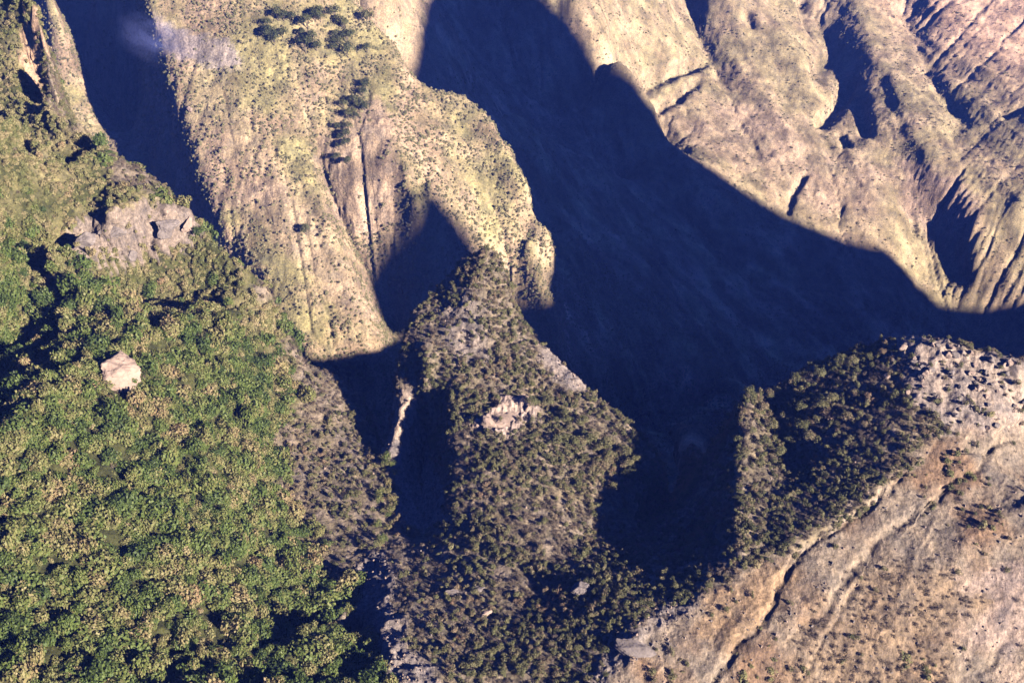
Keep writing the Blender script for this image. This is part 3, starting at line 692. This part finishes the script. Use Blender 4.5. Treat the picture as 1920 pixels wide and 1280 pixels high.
put_rock('outcrop', 1190, 1215, 10.0, 28, 'long grey rock ledge at the lower left foot of the brown slab', M_GREY, dims=(1.4, 0.6, 0.35), rz=-0.5, cat='rock outcrop')
for q, (x, y, sz, lab) in enumerate([(160, 458, 10, 'leftmost grey crag of the bare outcrop on the left hill'), (222, 446, 12, 'broad grey crag in the middle of the bare outcrop on the left hill'),
        (312, 425, 11, 'rugged grey crag right of the shadowed cleft in the left hill outcrop'), (352, 428, 9, 'tan crag at the right end of the left hill outcrop'), (250, 485, 8, 'low grey ledge at the foot of the left hill outcrop')]):
    put_rock('crag', x, y, sz, 41 + q, lab, M_GREY if q != 3 else M_ROCK, dims=(1, 0.6, 0.8), rz=0.3 + 0.3 * q, sink=0.22, cat='crag')
put_rock('boulder', 1697, 652, 4.6, 51, 'largest pale boulder at the left end of the rubble on the right crest')
put_rock('boulder', 1732, 629, 2.6, 52, 'pale pinkish stone perched alone on top of the right crest')
rr = np.random.RandomState(3); protos = []
for q in range(90):
    x, y = rr.uniform(1660, 1915), rr.uniform(640, 800)
    if y > 655 + (x - 1660) * 0.65 + 60: continue
    s = rr.uniform(1.0, 3.2); p, n = hit2(x, y)
    if q < 6 or not protos:
        o = bpy.data.objects.new('stone', rock_mesh('stone', 60 + q, M_GREY if q % 2 else M_ROCK, sub=3)); protos.append(o)
    else: o = protos[q % len(protos)].copy()
    COL.objects.link(o); o.location = (p + n * s * 0.12).tolist(); o.scale = (s * rr.uniform(.8, 1.3), s, s * rr.uniform(.6, 1)); o.rotation_euler = (0, 0, rr.uniform(0, 6))
    o['label'] = 'small pale grey stone in the rubble strewn along the right crest'; o['category'] = 'stone'; o['group'] = 'stones of the rubble on the right crest'

Pg, sg, Ng = scatter(Z['slab'] * np.clip(0.25 + 2.0 * nC, 0.03, 1) * 0.12 + (Z['gully'] + Z['greyrock']) * NEAR * 0.18 + mixed * 0.02, 0.2, 1.05, 0.0)
stuff_instances('gravel', 'loose stones and gravel lying on the bare slab and in the gullies', protos[:4], Pg, sg, Ng, 5)

# ------------------------------------------------------------------ trees one can tell apart
M_DARK = leaf_material('dark_leaves', [(0.0, (0.028, 0.038, 0.014)), (0.4, (0.055, 0.065, 0.022)), (0.7, (0.09, 0.095, 0.035)), (1.0, (0.13, 0.12, 0.05))])
def tree_meshes(seed, material):
    V, F = leaf_cloud(seed, 8, 0.045, 520, 0.9); V = np.array(V); V[:, 2] = V[:, 2] * 1.1 + 0.42; V = V.tolist()
    cr = bpy.data.meshes.new('crown'); cr.from_pydata(V, [], F); cr.materials.append(material)
    V, F = [], []
    stem(V, F, 0.75, 0.035, 0, 0.03)
    for q in range(4):
        k = len(V); stem(V, F, 0.42, 0.016, q * 1.57 + seed, 0.22)
        for v in V[k:]: v[2] += 0.36
    tk = bpy.data.meshes.new('trunk'); tk.from_pydata(V, [], F); tk.materials.append(M_BARK); return cr, tk
TM = [tree_meshes(91 + q, mt_) for q, mt_ in enumerate((M_DARK, M_DARK, M_OLIVE, M_OLIVE, M_GREEN))]
def tree(px, py, size, k, label, group=None, r=rr):
    p, n = hit2(px, py)
    e = bpy.data.objects.new('tree', None); COL.objects.link(e); e.location = (p - np.array([0, 0, 0.06 * size])).tolist(); e.rotation_euler = (0, 0, r.uniform(0, 6)); e.scale = (size, size, size * r.uniform(.85, 1.15))
    e['label'] = label; e['category'] = 'tree'; e.empty_display_size = 0.3
    if group: e['group'] = group
    for nm, me_ in zip(('crown', 'trunk'), TM[k]):
        o = bpy.data.objects.new(nm, me_); COL.objects.link(o); o.parent = e
    return e
tree(576, 440, 12, 0, 'lone dark green tree on the pale slope of the middle ridge')
tree(377, 445, 6.5, 4, 'round bright green tree at the right end of the grey outcrop on the left hill')
tree(100, 368, 6.0, 2, 'round tan tree at the lower end of the dark shadow streak on the left hill')
tree(1405, 748, 5.5, 2, 'olive tree on the very tip of the small pointed spur right of the dark ravine')
tree(655, 312, 9.0, 0, 'dark tree alone on the pinkish rock face of the middle ridge')
for q in range(34):
    x = rr.uniform(500, 690); y = 25 + (x - 500) * 0.12 + rr.uniform(-12, 75)
    tree(x, y, rr.uniform(8, 15), q % 2, 'dark green tree in the grove on top of the sunlit middle ridge', 'trees of the grove on the middle ridge top')
for q in range(26):
    t_ = rr.rand(); x = 640 + 50 * t_ + rr.uniform(-25, 12); y = 290 - 120 * t_ + rr.uniform(-20, 30)
    tree(x, y, rr.uniform(6, 10), q % 2, 'dark tree on the steep flank above the pinkish rock face', 'trees above the pinkish rock face')
for q in range(44):
    t_ = rr.rand(); x = 1060 + 180 * t_ + rr.uniform(-70, 6); y = 745 + 140 * t_ + rr.uniform(-10, 60)
    tree(min(x, 1232), y, rr.uniform(3.0, 5.4), 2 + q % 2, 'olive tree on the right shoulder of the central peak', 'olive trees of the central peak shoulder')
for q in range(22):
    x = 720 + rr.uniform(-18, 22); y = 880 + rr.uniform(-20, 150)
    tree(x, y, rr.uniform(2.6, 4.4), 4, 'yellow green young tree in the strip beside the dark gully', 'yellow green trees beside the gully')
for q in range(40):
    x = rr.uniform(1390, 1660); y = 735 - (x - 1400) * 0.36 + rr.uniform(5, 150)
    tree(x, y, rr.uniform(3.2, 5.6), 2 + q % 2, 'olive brown tree on the shaded face behind the brown slab', 'trees of the shaded right face')

# ------------------------------------------------------------------ smoke drifting over the ridge
p, n = hit2(300, 85)
bm = bmesh.new(); bmesh.ops.create_icosphere(bm, subdivisions=4, radius=1.0)
for v in bm.verts: v.co = v.co * (1 + 0.5 * float(fbm(np.array([v.co[:]]), 0.9, 3, 2.0)[0]))
me = bpy.data.meshes.new('smoke'); bm.to_mesh(me); bm.free()
sm = bpy.data.objects.new('smoke', me); COL.objects.link(sm); sm.location = (p + np.array([4, -14, 12])).tolist(); sm.scale = (44, 22, 26); sm.rotation_euler = (0, 0.35, -0.2)
sm['kind'] = 'stuff'; sm['label'] = 'thin bluish smoke drifting over the ridge at the upper left'; sm['category'] = 'smoke'
m, t, pp = mat('smoke'); t.nodes.remove(pp); tc = t.nodes.new('ShaderNodeTexCoord')
gr = nd(t, 'ShaderNodeTexGradient', gradient_type='SPHERICAL'); t.links.new(tc.outputs['Object'], gr.inputs[0])
ns = nd(t, 'ShaderNodeTexNoise', Scale=1.8, Detail=3.0); t.links.new(tc.outputs['Object'], ns.inputs['Vector'])
ms = nd(t, 'ShaderNodeMapRange'); ms.inputs[1].default_value = 0.38; ms.inputs[2].default_value = 0.75; ms.inputs[4].default_value = 0.030; t.links.new(ns.outputs[0], ms.inputs[0])
mm = nd(t, 'ShaderNodeMath', operation='MULTIPLY'); t.links.new(ms.outputs[0], mm.inputs[0]); t.links.new(gr.outputs[1], mm.inputs[1])
vs = nd(t, 'ShaderNodeVolumePrincipled'); vs.inputs['Color'].default_value = (0.33, 0.4, 1.0, 1); t.links.new(mm.outputs[0], vs.inputs['Density'])
t.links.new(vs.outputs[0], t.nodes['Material Output'].inputs['Volume']); sm.data.materials.append(m)
log('objects placed')

# ------------------------------------------------------------------ air
def box(name, x0, x1, y0, y1, z0, z1):
    me = bpy.data.meshes.new(name)
    v = [(x, y, z) for z in (z0, z1) for y in (y0, y1) for x in (x0, x1)]
    me.from_pydata(v, [], [(0, 2, 3, 1), (4, 5, 7, 6), (0, 1, 5, 4), (2, 6, 7, 3), (0, 4, 6, 2), (1, 3, 7, 5)])
    o = bpy.data.objects.new(name, me); COL.objects.link(o); return o
allv = np.concatenate([VD.reshape(-1, 3), V2]); lo, hi = allv.min(0), allv.max(0)
hz = box('haze', lo[0] - 40, hi[0] + 40, min(lo[1], -30) - 40, hi[1] + 40, lo[2] - 1.5, max(hi[2], 0) + 25)
hz['kind'] = 'stuff'; hz['label'] = 'thin blue haze filling the canyon air'; hz['category'] = 'haze'
m, t, p = mat('air'); t.nodes.remove(p)
vol = nd(t, 'ShaderNodeVolumePrincipled'); vol.inputs['Color'].default_value = (0.10, 0.21, 1.0, 1); vol.inputs['Density'].default_value = 0.00007; vol.inputs['Anisotropy'].default_value = 0.0
t.links.new(vol.outputs[0], t.nodes['Material Output'].inputs['Volume']); hz.data.materials.append(m)
log('air', lo, hi)
